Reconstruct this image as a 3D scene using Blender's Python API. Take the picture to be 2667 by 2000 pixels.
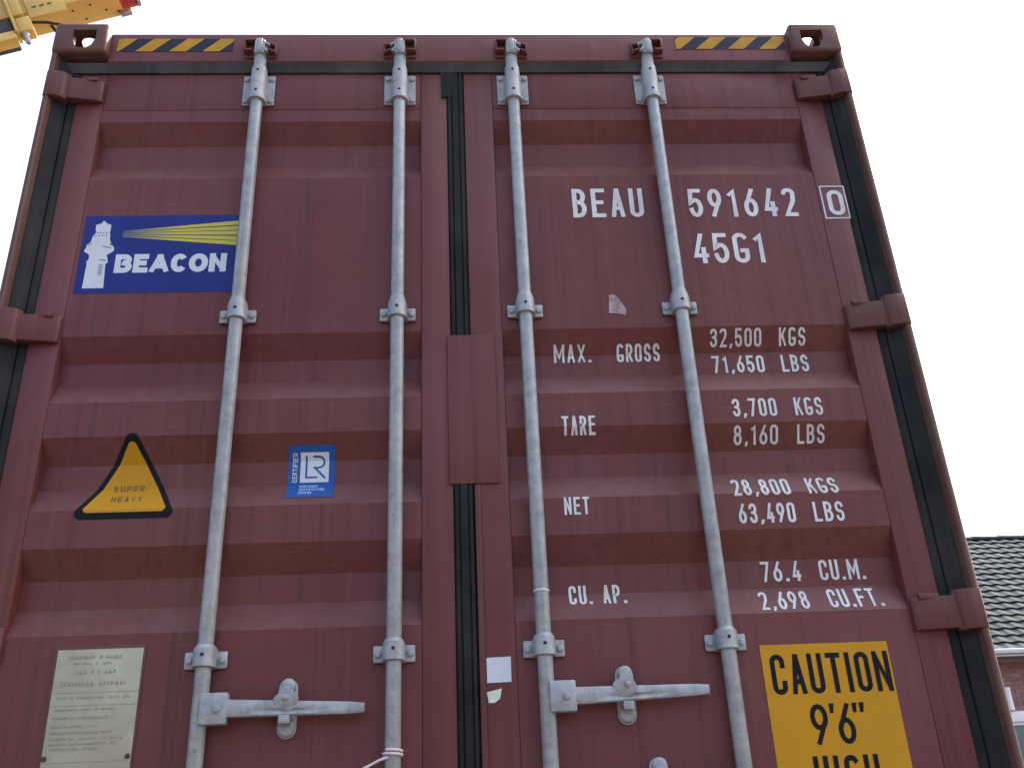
import bpy, bmesh, math, random
from mathutils import Vector, Matrix
from mathutils.geometry import tessellate_polygon
R = math.radians
random.seed(7)
for o in list(bpy.data.objects):
    bpy.data.objects.remove(o)
scene = bpy.context.scene
COL = scene.collection

# ------------------------------------------------------------------ camera
cam_d = bpy.data.cameras.new('camera')
cam = bpy.data.objects.new('camera', cam_d)
COL.objects.link(cam)
rv = Vector((0.99826074, -0.0408439, -0.0425121))
uv = Vector((0.01967255, -0.44899135, 0.89331952))
fv = Vector((0.05557422, 0.89260212, 0.44740693))
cam.matrix_world = Matrix(((rv.x, uv.x, -fv.x, -0.01777), (rv.y, uv.y, -fv.y, -2.28765), (rv.z, uv.z, -fv.z, 1.63551), (0, 0, 0, 1)))
cam_d.sensor_width = 36
cam_d.lens = 2600 / 2667 * 36
cam_d.clip_start = 0.05
cam_d.clip_end = 2000
scene.camera = cam

# ------------------------------------------------------------------ sky, sun, exposure
SUN_EL, SUN_AZ = 50.0, 58.0          # azimuth measured from +Y towards +X
world = bpy.data.worlds.new('World')
scene.world = world
world.use_nodes = True
wn = world.node_tree
sky = wn.nodes.new('ShaderNodeTexSky')
sky.sky_type = 'NISHITA'
sky.sun_disc = False
sky.sun_elevation = R(SUN_EL)
sky.sun_rotation = R(SUN_AZ)
sky.air_density = 1.0
sky.dust_density = 8.0
sky.ozone_density = 1.0
bg = wn.nodes['Background']
bg.inputs[1].default_value = 0.15
wn.links.new(sky.outputs[0], bg.inputs[0])
sun_d = bpy.data.lights.new('sun', 'SUN')
sun_d.energy = 2.4
sun_d.angle = R(0.55)
sun_d.color = (1.0, 0.95, 0.86)
sun = bpy.data.objects.new('sun', sun_d)
COL.objects.link(sun)
sdir = Vector((math.sin(R(SUN_AZ)) * math.cos(R(SUN_EL)), math.cos(R(SUN_AZ)) * math.cos(R(SUN_EL)), math.sin(R(SUN_EL))))
sun.rotation_euler = sdir.to_track_quat('Z', 'Y').to_euler()
sun.location = (20, 20, 30)
vs = scene.view_settings
vs.view_transform = 'Standard'
vs.look = 'None'
vs.gamma = 1
vs.exposure = 2.1

# ------------------------------------------------------------------ materials
def nd(nt, t, **kw):
    n = nt.nodes.new(t)
    for k, v in kw.items():
        setattr(n, k, v)
    return n

def mat(name, col, rough=0.5, metal=0.0, var=0.12, scale=8.0, alt=None, alt_amt=0.0, alt_scale=3.0, streak=0.0, streak_col=None,
        bump=0.0, bump_scale=40.0, chips=0.0, chip_col=(0.10, 0.035, 0.015), spec=0.5, dust=0.0, dust_col=(0.19, 0.125, 0.115), scuff=0.0, scuff_col=(0.24, 0.14, 0.14), alt2=None, alt2_amt=0.0, grime=0.0, grime_col=(0.045, 0.020, 0.016), bump_dist=0.01):
    m = bpy.data.materials.new(name)
    m.use_nodes = True
    nt = m.node_tree
    b = nt.nodes['Principled BSDF']
    b.inputs['Metallic'].default_value = metal
    b.inputs['Specular IOR Level'].default_value = spec
    geo = nd(nt, 'ShaderNodeNewGeometry')
    def noise(sc, det=5, vec=None, rough_=0.6):
        n = nd(nt, 'ShaderNodeTexNoise')
        n.inputs['Scale'].default_value = sc
        n.inputs['Detail'].default_value = det
        n.inputs['Roughness'].default_value = rough_
        nt.links.new(vec or geo.outputs['Position'], n.inputs['Vector'])
        return n.outputs['Fac']
    def ramp(x, a, c):
        r = nd(nt, 'ShaderNodeMapRange')
        r.inputs['From Min'].default_value = a
        r.inputs['From Max'].default_value = c
        nt.links.new(x, r.inputs['Value'])
        return r.outputs['Result']
    def mul(x, k):
        r = nd(nt, 'ShaderNodeMath', operation='MULTIPLY')
        nt.links.new(x, r.inputs[0])
        r.inputs[1].default_value = k
        return r.outputs[0]
    def mix(fac, a, c):
        x = nd(nt, 'ShaderNodeMix', data_type='RGBA')
        nt.links.new(fac, x.inputs['Factor'])
        for s, v in (('A', a), ('B', c)):
            i = [q for q in x.inputs if q.name == s and q.type == 'RGBA'][0]
            if isinstance(v, tuple):
                i.default_value = (*v, 1)
            else:
                nt.links.new(v, i)
        return [q for q in x.outputs if q.type == 'RGBA'][0]
    lo = tuple(c * (1 - var) for c in col)
    hi = tuple(min(1, c * (1 + var)) for c in col)
    c = mix(ramp(noise(scale), 0.3, 0.7), lo, hi)
    if alt:
        c = mix(mul(ramp(noise(alt_scale, 7), 0.42, 0.72), alt_amt), c, alt)
    if alt2:
        c = mix(mul(ramp(noise(0.9, 4), 0.40, 0.64), alt2_amt), c, alt2)
    if grime:       # dark rain runs
        mp = nd(nt, 'ShaderNodeMapping')
        mp.inputs['Scale'].default_value = (52, 52, 0.7)
        mp.inputs['Location'].default_value = (3.1, 1.7, 5.0)
        nt.links.new(geo.outputs['Position'], mp.inputs['Vector'])
        c = mix(mul(ramp(noise(1.0, 5, mp.outputs[0]), 0.52, 0.76), grime), c, grime_col)
    if streak:
        mp = nd(nt, 'ShaderNodeMapping')
        mp.inputs['Scale'].default_value = (34, 34, 1.1)
        nt.links.new(geo.outputs['Position'], mp.inputs['Vector'])
        c = mix(mul(ramp(noise(1.0, 4, mp.outputs[0]), 0.5, 0.8), streak), c, streak_col)
    if chips:
        f1 = ramp(noise(70, 4), 0.63, 0.67)
        f2 = ramp(noise(2.3, 3), 0.5, 0.62)
        mm = nd(nt, 'ShaderNodeMath', operation='MULTIPLY')
        nt.links.new(f1, mm.inputs[0])
        nt.links.new(f2, mm.inputs[1])
        c = mix(mul(mm.outputs[0], chips), c, chip_col)
    def times(a_, b_):
        mm = nd(nt, 'ShaderNodeMath', operation='MULTIPLY')
        nt.links.new(a_, mm.inputs[0])
        nt.links.new(b_, mm.inputs[1])
        return mm.outputs[0]
    if scuff:
        mp = nd(nt, 'ShaderNodeMapping')
        mp.inputs['Rotation'].default_value = (0, R(9), 0)
        mp.inputs['Scale'].default_value = (5, 5, 260)
        nt.links.new(geo.outputs['Position'], mp.inputs['Vector'])
        c = mix(mul(times(ramp(noise(1.0, 3, mp.outputs[0]), 0.66, 0.74), ramp(noise(3.1, 4), 0.52, 0.66)), scuff), c, scuff_col)
    if dust:        # settled dust on ledges that face upwards
        sp = nd(nt, 'ShaderNodeSeparateXYZ')
        nt.links.new(geo.outputs['Normal'], sp.inputs[0])
        c = mix(mul(times(ramp(sp.outputs['Z'], 0.15, 0.5), ramp(noise(11, 5), 0.2, 0.65)), dust), c, dust_col)
    nt.links.new(c, b.inputs['Base Color'])
    rr = nd(nt, 'ShaderNodeMapRange')
    rr.inputs['To Min'].default_value = max(0.05, rough - 0.1)
    rr.inputs['To Max'].default_value = min(1, rough + 0.12)
    nt.links.new(noise(scale * 1.7), rr.inputs['Value'])
    nt.links.new(rr.outputs['Result'], b.inputs['Roughness'])
    if bump:
        bp = nd(nt, 'ShaderNodeBump')
        bp.inputs['Strength'].default_value = bump
        bp.inputs['Distance'].default_value = bump_dist
        nt.links.new(noise(bump_scale, 4), bp.inputs['Height'])
        nt.links.new(bp.outputs[0], b.inputs['Normal'])
    return m

MAROON = (0.116, 0.025, 0.027)
M = {}
M['maroon'] = mat('maroon_paint', MAROON, 0.42, 0, 0.10, 4.0, (0.145, 0.047, 0.055), 0.85, 1.3, 0.42, (0.148, 0.062, 0.064), 0.30, 2.6, 0.9, spec=0.26, dust=0.22, scuff=0.75, alt2=(0.128, 0.040, 0.027), alt2_amt=0.75, grime=0.6, bump_dist=0.03)
M['maroon_worn'] = mat('worn_maroon_paint', (0.112, 0.027, 0.026), 0.5, 0, 0.14, 9.0, (0.105, 0.050, 0.036), 0.7, 6.0, 0.25, (0.125, 0.06, 0.05), 0.12, 30.0, 0.9, spec=0.28, dust=0.4, scuff=0.6, alt2=(0.095, 0.042, 0.03), alt2_amt=0.7, grime=0.6)
M['brown_worn'] = mat('worn_brown_steel', (0.105, 0.046, 0.035), 0.55, 0, 0.16, 9.0, (0.105, 0.066, 0.046), 0.7, 7.0, 0.25, (0.11, 0.075, 0.06), 0.15, 30.0, 0.9, spec=0.28)
M['galv'] = mat('galvanised_steel', (0.285, 0.30, 0.31), 0.46, 0.25, 0.26, 42.0, (0.39, 0.405, 0.41), 0.7, 9.0, 0.5, (0.19, 0.18, 0.17), 0.12, 70.0, 0.8, (0.17, 0.10, 0.06), scuff=0.6, scuff_col=(0.14, 0.11, 0.09), grime=0.45, grime_col=(0.15, 0.11, 0.08))
M['galv_cast'] = mat('cast_galvanised_steel', (0.28, 0.29, 0.295), 0.55, 0.2, 0.2, 35.0, (0.38, 0.385, 0.385), 0.7, 18.0, 0, None, 0.2, 120.0, 0.5, (0.2, 0.12, 0.07))
M['rubber'] = mat('black_rubber', (0.010, 0.0105, 0.011), 0.6, 0, 0.2, 12.0, (0.040, 0.037, 0.034), 0.6, 5.0, 0.35, (0.05, 0.046, 0.042), 0.15, 50.0, spec=0.15)
M['rubber_dusty'] = mat('dusty_black_rubber', (0.020, 0.021, 0.022), 0.6, 0, 0.2, 12.0, (0.085, 0.085, 0.085), 0.6, 7.0, 0.3, (0.09, 0.09, 0.09), 0.15, 50.0)
M['hole'] = mat('hole_shade_black', (0.012, 0.012, 0.013), 0.8, 0, 0.1)  # near-black that paints the shade inside small holes
M['white'] = mat('white_paint', (0.60, 0.62, 0.62), 0.5, 0, 0.05, 20.0, (0.40, 0.34, 0.34), 0.6, 14.0, spec=0.2, scuff=0.6, scuff_col=(0.3, 0.2, 0.2))
M['vinyl_white'] = mat('white_vinyl', (0.52, 0.56, 0.60), 0.45, 0, 0.04, 20.0, (0.45, 0.46, 0.48), 0.2, 9.0)
M['black'] = mat('black_print', (0.008, 0.0085, 0.010), 0.5, 0, 0.2, 20.0, spec=0.1)
M['yellow'] = mat('yellow_vinyl', (0.46, 0.225, 0.005), 0.45, 0, 0.07, 10.0, (0.40, 0.20, 0.012), 0.5, 6.0, scuff=0.35, scuff_col=(0.5, 0.33, 0.1), spec=0.2)
M['hazard_yellow'] = mat('hazard_yellow_vinyl', (0.44, 0.235, 0.012), 0.45, 0, 0.1, 20.0, (0.30, 0.17, 0.03), 0.6, 12.0, spec=0.2, scuff=0.5, scuff_col=(0.2, 0.09, 0.07))
M['hazard_black'] = mat('hazard_black_vinyl', (0.018, 0.021, 0.032), 0.45, 0, 0.2, 20.0, spec=0.2)
M['blue'] = mat('blue_vinyl', (0.012, 0.021, 0.165), 0.38, 0, 0.08, 10.0, (0.018, 0.032, 0.17), 0.4, 5.0, spec=0.2)
M['ray'] = mat('lemon_print', (0.46, 0.40, 0.02), 0.42, 0, 0.06, 15.0)
M['ray_pale'] = mat('faded_lemon_print', (0.28, 0.27, 0.12), 0.42, 0, 0.06, 15.0)
def fade_mat(name, c0, c1, x0, x1):
    m = bpy.data.materials.new(name)
    m.use_nodes = True
    nt = m.node_tree
    geo = nt.nodes.new('ShaderNodeNewGeometry')
    sep = nt.nodes.new('ShaderNodeSeparateXYZ')
    mr = nt.nodes.new('ShaderNodeMapRange')
    mr.inputs['From Min'].default_value = x0
    mr.inputs['From Max'].default_value = x1
    cr_ = nt.nodes.new('ShaderNodeValToRGB')
    cr_.color_ramp.elements[0].color = (*c0, 1)
    cr_.color_ramp.elements[1].color = (*c1, 1)
    nt.links.new(geo.outputs['Position'], sep.inputs[0])
    nt.links.new(sep.outputs['X'], mr.inputs['Value'])
    nt.links.new(mr.outputs['Result'], cr_.inputs['Fac'])
    nt.links.new(cr_.outputs['Color'], nt.nodes['Principled BSDF'].inputs['Base Color'])
    nt.nodes['Principled BSDF'].inputs['Roughness'].default_value = 0.42
    return m
M['ray_pale'] = fade_mat('ray_print_fading_to_blue', (0.10, 0.12, 0.18), (0.46, 0.40, 0.02), -0.938, -0.79)
M['lr_blue'] = mat('mid_blue_vinyl', (0.015, 0.075, 0.28), 0.38, 0, 0.08, 10.0, spec=0.2)
M['lr_light'] = mat('pale_blue_print', (0.35, 0.50, 0.68), 0.4, 0, 0.05)
M['plate'] = mat('cream_aluminium', (0.36, 0.345, 0.235), 0.42, 0.1, 0.09, 14.0, (0.28, 0.23, 0.17), 0.8, 9.0, scuff=0.5, scuff_col=(0.45, 0.43, 0.34))
M['plate_ink'] = mat('faded_plate_ink', (0.235, 0.22, 0.155), 0.5, 0, 0.2, 60.0)
M['tape'] = mat('cord_fibre', (0.66, 0.56, 0.56), 0.7, 0, 0.1, 60.0)
M['paper'] = mat('torn_paper', (0.55, 0.62, 0.52), 0.7, 0, 0.15, 60.0)
M['crane_yellow'] = mat('crane_yellow_paint', (0.60, 0.40, 0.09), 0.45, 0, 0.09, 3.0, (0.44, 0.28, 0.11), 0.5, 2.5, 0, None, 0.05, 10, 0.8)
M['crane_red'] = mat('crane_red_paint', (0.45, 0.035, 0.03), 0.4, 0, 0.1, 5.0)
M['steel_dark'] = mat('dark_steel', (0.045, 0.035, 0.03), 0.5, 0.2, 0.2, 8.0)
M['chrome'] = mat('grey_steel', (0.35, 0.36, 0.38), 0.3, 0.6, 0.1, 8.0)
M['ground'] = mat('concrete_ground', (0.068, 0.056, 0.047), 0.85, 0, 0.12, 0.6, (0.055, 0.046, 0.04), 0.6, 0.25, 0, None, 0.2, 30)
M['tyre'] = mat('tyre_rubber', (0.02, 0.02, 0.02), 0.8)
M['chassis'] = mat('chassis_paint', (0.05, 0.05, 0.055), 0.5)
TILE = [mat('roof_tile_%d' % i, c, 0.85, 0, 0.14, 5.0, (0.042, 0.054, 0.064), 0.4, 2.0, spec=0.06) for i, c in enumerate(((0.030, 0.041, 0.050), (0.041, 0.049, 0.054), (0.024, 0.035, 0.040)))]
BRICK = [mat('brick_%d' % i, c, 0.85, 0, 0.14, 14.0) for i, c in enumerate(((0.25, 0.125, 0.105), (0.21, 0.105, 0.09), (0.27, 0.155, 0.125)))]
M['mortar'] = mat('mortar', (0.30, 0.27, 0.24), 0.9, 0, 0.1, 20.0)
M['upvc'] = mat('white_upvc', (0.78, 0.79, 0.80), 0.35, 0, 0.03, 4.0)
M['glass'] = mat('window_glass', (0.10, 0.15, 0.17), 0.06, 0, 0.1, 1.0)
M['zinc'] = mat('zinc_gutter', (0.50, 0.53, 0.52), 0.4, 0.3, 0.06, 6.0)

# ------------------------------------------------------------------ mesh helpers
def link(name, me, parent=None, **props):
    o = bpy.data.objects.new(name, me)
    COL.objects.link(o)
    if parent:
        o.parent = parent
    for k, v in props.items():
        o[k] = v
    return o

def thing(name, label, cat, group=None, loc=(0, 0, 0)):
    o = bpy.data.objects.new(name, None)
    COL.objects.link(o)
    o.location = loc
    o.empty_display_size = 0.2
    o['label'] = label
    o['category'] = cat
    if group:
        o['group'] = group
    return o

class MB:
    """collects closed shapes; build() links them as one mesh object"""
    def __init__(s):
        s.bm = bmesh.new()
    def _join(s, b, mi=0):
        for f in b.faces:
            f.material_index = mi
        me = bpy.data.meshes.new('t')
        b.to_mesh(me)
        b.free()
        s.bm.from_mesh(me)
        bpy.data.meshes.remove(me)
        return s
    def box(s, x0, x1, y0, y1, z0, z1, bev=0.0, mi=0, seg=2, m=None):
        b = bmesh.new()
        bmesh.ops.create_cube(b, size=1)
        for v in b.verts:
            v.co = Vector(((x0 + x1) / 2 + v.co.x * (x1 - x0), (y0 + y1) / 2 + v.co.y * (y1 - y0), (z0 + z1) / 2 + v.co.z * (z1 - z0)))
        if bev:
            bmesh.ops.bevel(b, geom=b.edges[:], offset=bev, segments=seg, affect='EDGES', profile=0.5)
        if m:
            b.transform(m)
        return s._join(b, mi)
    def prism(s, pts, lo, hi, axis='z', bev=0.0, mi=0, m=None):
        """polygon pts (2D) extruded along an axis"""
        b = bmesh.new()
        def P(p, t):
            return {'z': (p[0], p[1], t), 'x': (t, p[0], p[1]), 'y': (p[0], t, p[1])}[axis]
        A = [b.verts.new(P(p, lo)) for p in pts]
        B = [b.verts.new(P(p, hi)) for p in pts]
        n = len(pts)
        b.faces.new(A)
        b.faces.new(B[::-1])
        for i in range(n):
            b.faces.new((A[i], B[i], B[(i + 1) % n], A[(i + 1) % n]))
        bmesh.ops.recalc_face_normals(b, faces=b.faces[:])
        if bev:
            bmesh.ops.bevel(b, geom=b.edges[:], offset=bev, segments=2, affect='EDGES', profile=0.5)
        if m:
            b.transform(m)
        return s._join(b, mi)
    def loft(s, rings, mi=0, closed=False):
        b = bmesh.new()
        V = [[b.verts.new(p) for p in r] for r in rings]
        n = len(rings[0])
        for i in range(len(V) - 1 + (1 if closed else 0)):
            j = (i + 1) % len(V)
            for k in range(n):
                b.faces.new((V[i][k], V[i][(k + 1) % n], V[j][(k + 1) % n], V[j][k]))
        if not closed:
            b.faces.new(V[0][::-1])
            b.faces.new(V[-1])
        bmesh.ops.recalc_face_normals(b, faces=b.faces[:])
        return s._join(b, mi)
    def lathe(s, c, prof, n=20, axis='z', mi=0):
        """prof: list of (along axis, radius)"""
        rings = []
        for t, r in prof:
            ring = []
            for k in range(n):
                a = 2 * math.pi * k / n
                u, v = r * math.cos(a), r * math.sin(a)
                d = {'z': (u, v, t), 'y': (u, t, v), 'x': (t, u, v)}[axis]
                ring.append((c[0] + d[0], c[1] + d[1], c[2] + d[2]))
            rings.append(ring)
        return s.loft(rings, mi)
    def tube(s, pts, r, n=8, mi=0):
        pts = [Vector(p) for p in pts]
        rings = []
        for i, p in enumerate(pts):
            d = (pts[min(i + 1, len(pts) - 1)] - pts[max(i - 1, 0)]).normalized()
            u = d.cross(Vector((0.31, 0.2, 0.93)))
            if u.length < 0.05:
                u = d.cross(Vector((1, 0, 0)))
            u.normalize()
            v = d.cross(u)
            rr = r[i] if isinstance(r, (list, tuple)) else r
            rings.append([p + u * rr * math.cos(2 * math.pi * k / n) + v * rr * math.sin(2 * math.pi * k / n) for k in range(n)])
        return s.loft(rings, mi)
    def mesh(s, name, mats, smooth=True, angle=35):
        me = bpy.data.meshes.new(name)
        bmesh.ops.remove_doubles(s.bm, verts=s.bm.verts[:], dist=1e-6)
        s.bm.to_mesh(me)
        s.bm.free()
        for m in (mats if isinstance(mats, (list, tuple)) else [mats]):
            me.materials.append(M[m] if isinstance(m, str) else m)
        if smooth:
            me.shade_smooth()
            me.set_sharp_from_angle(angle=R(angle))
        return me
    def build(s, name, mats, parent=None, smooth=True, **props):
        return link(name, s.mesh(name, mats, smooth), parent, **props)

def rot_about(p, axis, ang):
    p = Vector(p)
    return Matrix.Translation(p) @ Matrix.Rotation(ang, 4, axis) @ Matrix.Translation(-p)

# ------------------------------------------------------------------ ground
g = MB()
g.box(-250, 250, -250, 250, -0.3, 0.0)
g.build('ground', 'ground', smooth=False, kind='structure')

# ================================================================== shipping container
ZT = 4.05            # top of corner castings
ZB = ZT - 2.896      # underside
LEN = 12.192
D, I = 0.055, 0.091  # outer / recessed face of the door sheet
PROF = [(3.888, D), (3.702, D), (3.637, I), (3.556, I), (3.491, D), (2.974, D), (2.909, I), (2.845, I), (2.780, D), (2.684, D), (2.619, I), (2.555, I),
        (2.490, D), (2.395, D), (2.325, I), (2.255, I), (2.187, D), (1.745, D), (1.680, I), (1.600, I), (1.535, D), (1.290, D)]
def prof(z):
    for (z0, y0), (z1, y1) in zip(PROF, PROF[1:]):
        if z1 <= z <= z0:
            return y0 + (y1 - y0) * (z0 - z) / (z0 - z1)
    return D

box_thing = thing('shipping_container', 'maroon steel shipping container with two closed doors and four locking bars, on a trailer', 'container', loc=(0, 0, ZB))
def cbuild(mb, name, mats, parent=None, **kw):
    o = mb.build(name, mats, None, **kw)
    o.parent = parent or box_thing
    o.matrix_parent_inverse = Matrix.Identity(4) if parent else Matrix.Translation((0, 0, -ZB))
    return o
def clink(name, me, parent, **kw):
    o = link(name, me, None, **kw)
    o.parent = parent
    return o

# ---- corner castings (hollow, with end, side and top openings)
def rounded(cx, cy, hx, hy, r, n=5):
    pts = []
    for sx, sy, a0 in ((1, 1, 0), (-1, 1, 90), (-1, -1, 180), (1, -1, 270)):
        for k in range(n + 1):
            a = R(a0 + 90 * k / n)
            pts.append((cx + sx * (hx - r) + r * math.cos(a), cy + sy * (hy - r) + r * math.sin(a)))
    return pts

def boolean(me_a, cutters):
    oa = bpy.data.objects.new('a', me_a)
    COL.objects.link(oa)
    obs = []
    for mc in cutters:
        oc = bpy.data.objects.new('c', mc)
        COL.objects.link(oc)
        obs.append(oc)
        md = oa.modifiers.new('b', 'BOOLEAN')
        md.operation = 'DIFFERENCE'
        md.object = oc
        md.solver = 'EXACT'
    dg = bpy.context.evaluated_depsgraph_get()
    me = bpy.data.meshes.new_from_object(oa.evaluated_get(dg))
    for o in obs + [oa]:
        bpy.data.objects.remove(o)
    return me

def casting_mesh(sx, top, front):
    x0, x1 = sorted((sx * 1.219, sx * 1.057))
    y0, y1 = (0, 0.178) if front else (LEN - 0.178, LEN)
    z0, z1 = (ZT - 0.118, ZT) if top else (ZB, ZB + 0.118)
    a = MB().box(x0, x1, y0, y1, z0, z1, 0.012, seg=3).mesh('casting', 'brown_worn')
    t = 0.028
    cav = MB().box(x0 + t, x1 - t, y0 + t, y1 - t, z0 + t, z1 - t).mesh('c', 'brown_worn')
    xc = sx * (1.219 - 0.089)
    yc = y0 + 0.089 if front else y1 - 0.089
    zc = (z0 + z1) / 2
    tophole = MB().prism(rounded(xc, yc, 0.027, 0.052, 0.025), z0 - 0.02 if not top else zc, z1 + 0.02 if top else zc, 'z').mesh('c', 'brown_worn')
    zh = zc - 0.008 if top else zc
    xe = sx * (1.219 - 0.092)
    shield = [(xe - 0.034, zh + 0.036), (xe + 0.034, zh + 0.036), (xe + 0.036, zh + 0.005), (xe + 0.026, zh - 0.024), (xe + 0.012, zh - 0.036), (xe - 0.012, zh - 0.036), (xe - 0.026, zh - 0.024), (xe - 0.036, zh + 0.005)]
    endhole = MB().prism(shield, y0 - 0.02 if front else yc, yc if front else y1 + 0.02, 'y').mesh('c', 'brown_worn')
    xs = sorted((sx * 1.25, xc))
    sidehole = MB().prism(rounded(yc + (0.022 if front else -0.022), zc - 0.004, 0.028, 0.026, 0.02), xs[0], xs[1], 'x').mesh('c', 'brown_worn')
    me = boolean(a, [cav, tophole, endhole, sidehole])
    me.shade_smooth()
    me.set_sharp_from_angle(angle=R(40))
    me.name = 'corner_casting'
    return me

for sx in (-1, 1):
    for top in (True, False):
        for front in (True, False):
            o = link('corner_casting', casting_mesh(sx, top, front))
            o.parent = box_thing
            o.matrix_parent_inverse = Matrix.Translation((0, 0, -ZB))

# ---- corner posts with hinge lugs
HINGE_Z = (3.812, 2.992, 2.172, 1.40)
POST = [(1.2185, 0.030), (1.2185, 0.018), (1.2178, 0.0135), (1.2160, 0.0095), (1.2135, 0.0068), (1.2105, 0.0055), (1.205, 0.005), (1.200, 0.009), (1.193, 0.034), (1.1905, 0.068), (1.1905, 0.135), (1.2185, 0.135)]
posts = {}
for sx in (-1, 1):
    mb = MB()
    mb.prism([(sx * x, y) for x, y in POST], ZB + 0.118, ZT - 0.118, 'z')
    posts[sx] = cbuild(mb, 'corner_post', 'brown_worn')
    for z in HINGE_Z:
        lug = MB()
        pts = [(1.2188, 0.024), (1.2188, 0.010), (1.214, 0.0025), (1.190, 0.0025), (1.168, 0.009), (1.160, 0.016), (1.160, 0.050), (1.19, 0.050)]
        lug.prism([(sx * x, y) for x, y in pts], z - 0.047, z + 0.047, 'z', 0.002)
        cbuild(lug, 'hinge_lug', 'maroon_worn', posts[sx])
    rear = MB().box(*sorted((sx * 1.2185, sx * 1.10)), LEN - 0.12, LEN - 0.006, ZB + 0.118, ZT - 0.118, 0.008)
    cbuild(rear, 'corner_post', 'maroon')

# ---- header with cam keepers and hazard stickers
HY = 0.030
mb = MB()
hz0, hz1 = 3.916, 4.036
mb.prism([(HY, hz0 + 0.004), (HY + 0.003, hz0), (0.150, hz0), (0.150, hz1 - 0.006), (HY + 0.012, hz1), (HY + 0.003, hz1 - 0.003), (HY, hz1 - 0.011)], -1.0565, 1.0565, 'x')
header = cbuild(mb, 'door_header', 'maroon')
mb = MB().box(-1.0565, 1.0565, 0.03, 0.15, ZB + 0.004, ZB + 0.13, 0.006)
sill = cbuild(mb, 'door_sill', 'maroon')

def ribbon(bm, pts, w, closed=False, lay=0.0, mi=0, cap=True):
    """flat stroke of width w in the XZ plane; y holds only the layer offset"""
    P = [Vector(p) for p in pts]
    Q = [P[0]]
    for p in P[1:]:
        if (p - Q[-1]).length > 1e-6:
            Q.append(p)
    if closed and (Q[0] - Q[-1]).length < 1e-6:
        Q.pop()
    P = Q
    n = len(P)
    if not closed and cap:
        d0 = (P[0] - P[1]).normalized()
        d1 = (P[-1] - P[-2]).normalized()
        P[0] = P[0] + d0 * w / 2
        P[-1] = P[-1] + d1 * w / 2
    Lf, Rt = [], []
    for i in range(n):
        a = P[i] - P[i - 1] if (i > 0 or closed) else P[1] - P[0]
        b = P[(i + 1) % n] - P[i] if (i < n - 1 or closed) else a
        a = a.normalized()
        b = b.normalized()
        na, nb = Vector((-a.y, a.x)), Vector((-b.y, b.x))
        m = na + nb
        if m.length < 1e-4:
            m = na
        m.normalize()
        k = min(1 / max(0.35, m.dot(na)), 2.2) * w / 2
        Lf.append(bm.verts.new((P[i].x + m.x * k, lay, P[i].y + m.y * k)))
        Rt.append(bm.verts.new((P[i].x - m.x * k, lay, P[i].y - m.y * k)))
    for i in range(n if closed else n - 1):
        j = (i + 1) % n
        f = bm.faces.new((Lf[i], Rt[i], Rt[j], Lf[j]))
        f.material_index = mi

def poly(bm, pts, lay=0.0, mi=0):
    vs_ = [bm.verts.new((x, lay, z)) for x, z in pts]
    for tri in tessellate_polygon([[Vector((x, z, 0)) for x, z in pts]]):
        f = bm.faces.new([vs_[k] for k in tri])
        f.material_index = mi

def arc(cx, cy, rx, ry, a0, a1, n=7):
    return [(cx + rx * math.cos(R(a0 + (a1 - a0) * k / n)), cy + ry * math.sin(R(a0 + (a1 - a0) * k / n))) for k in range(n + 1)]

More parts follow.
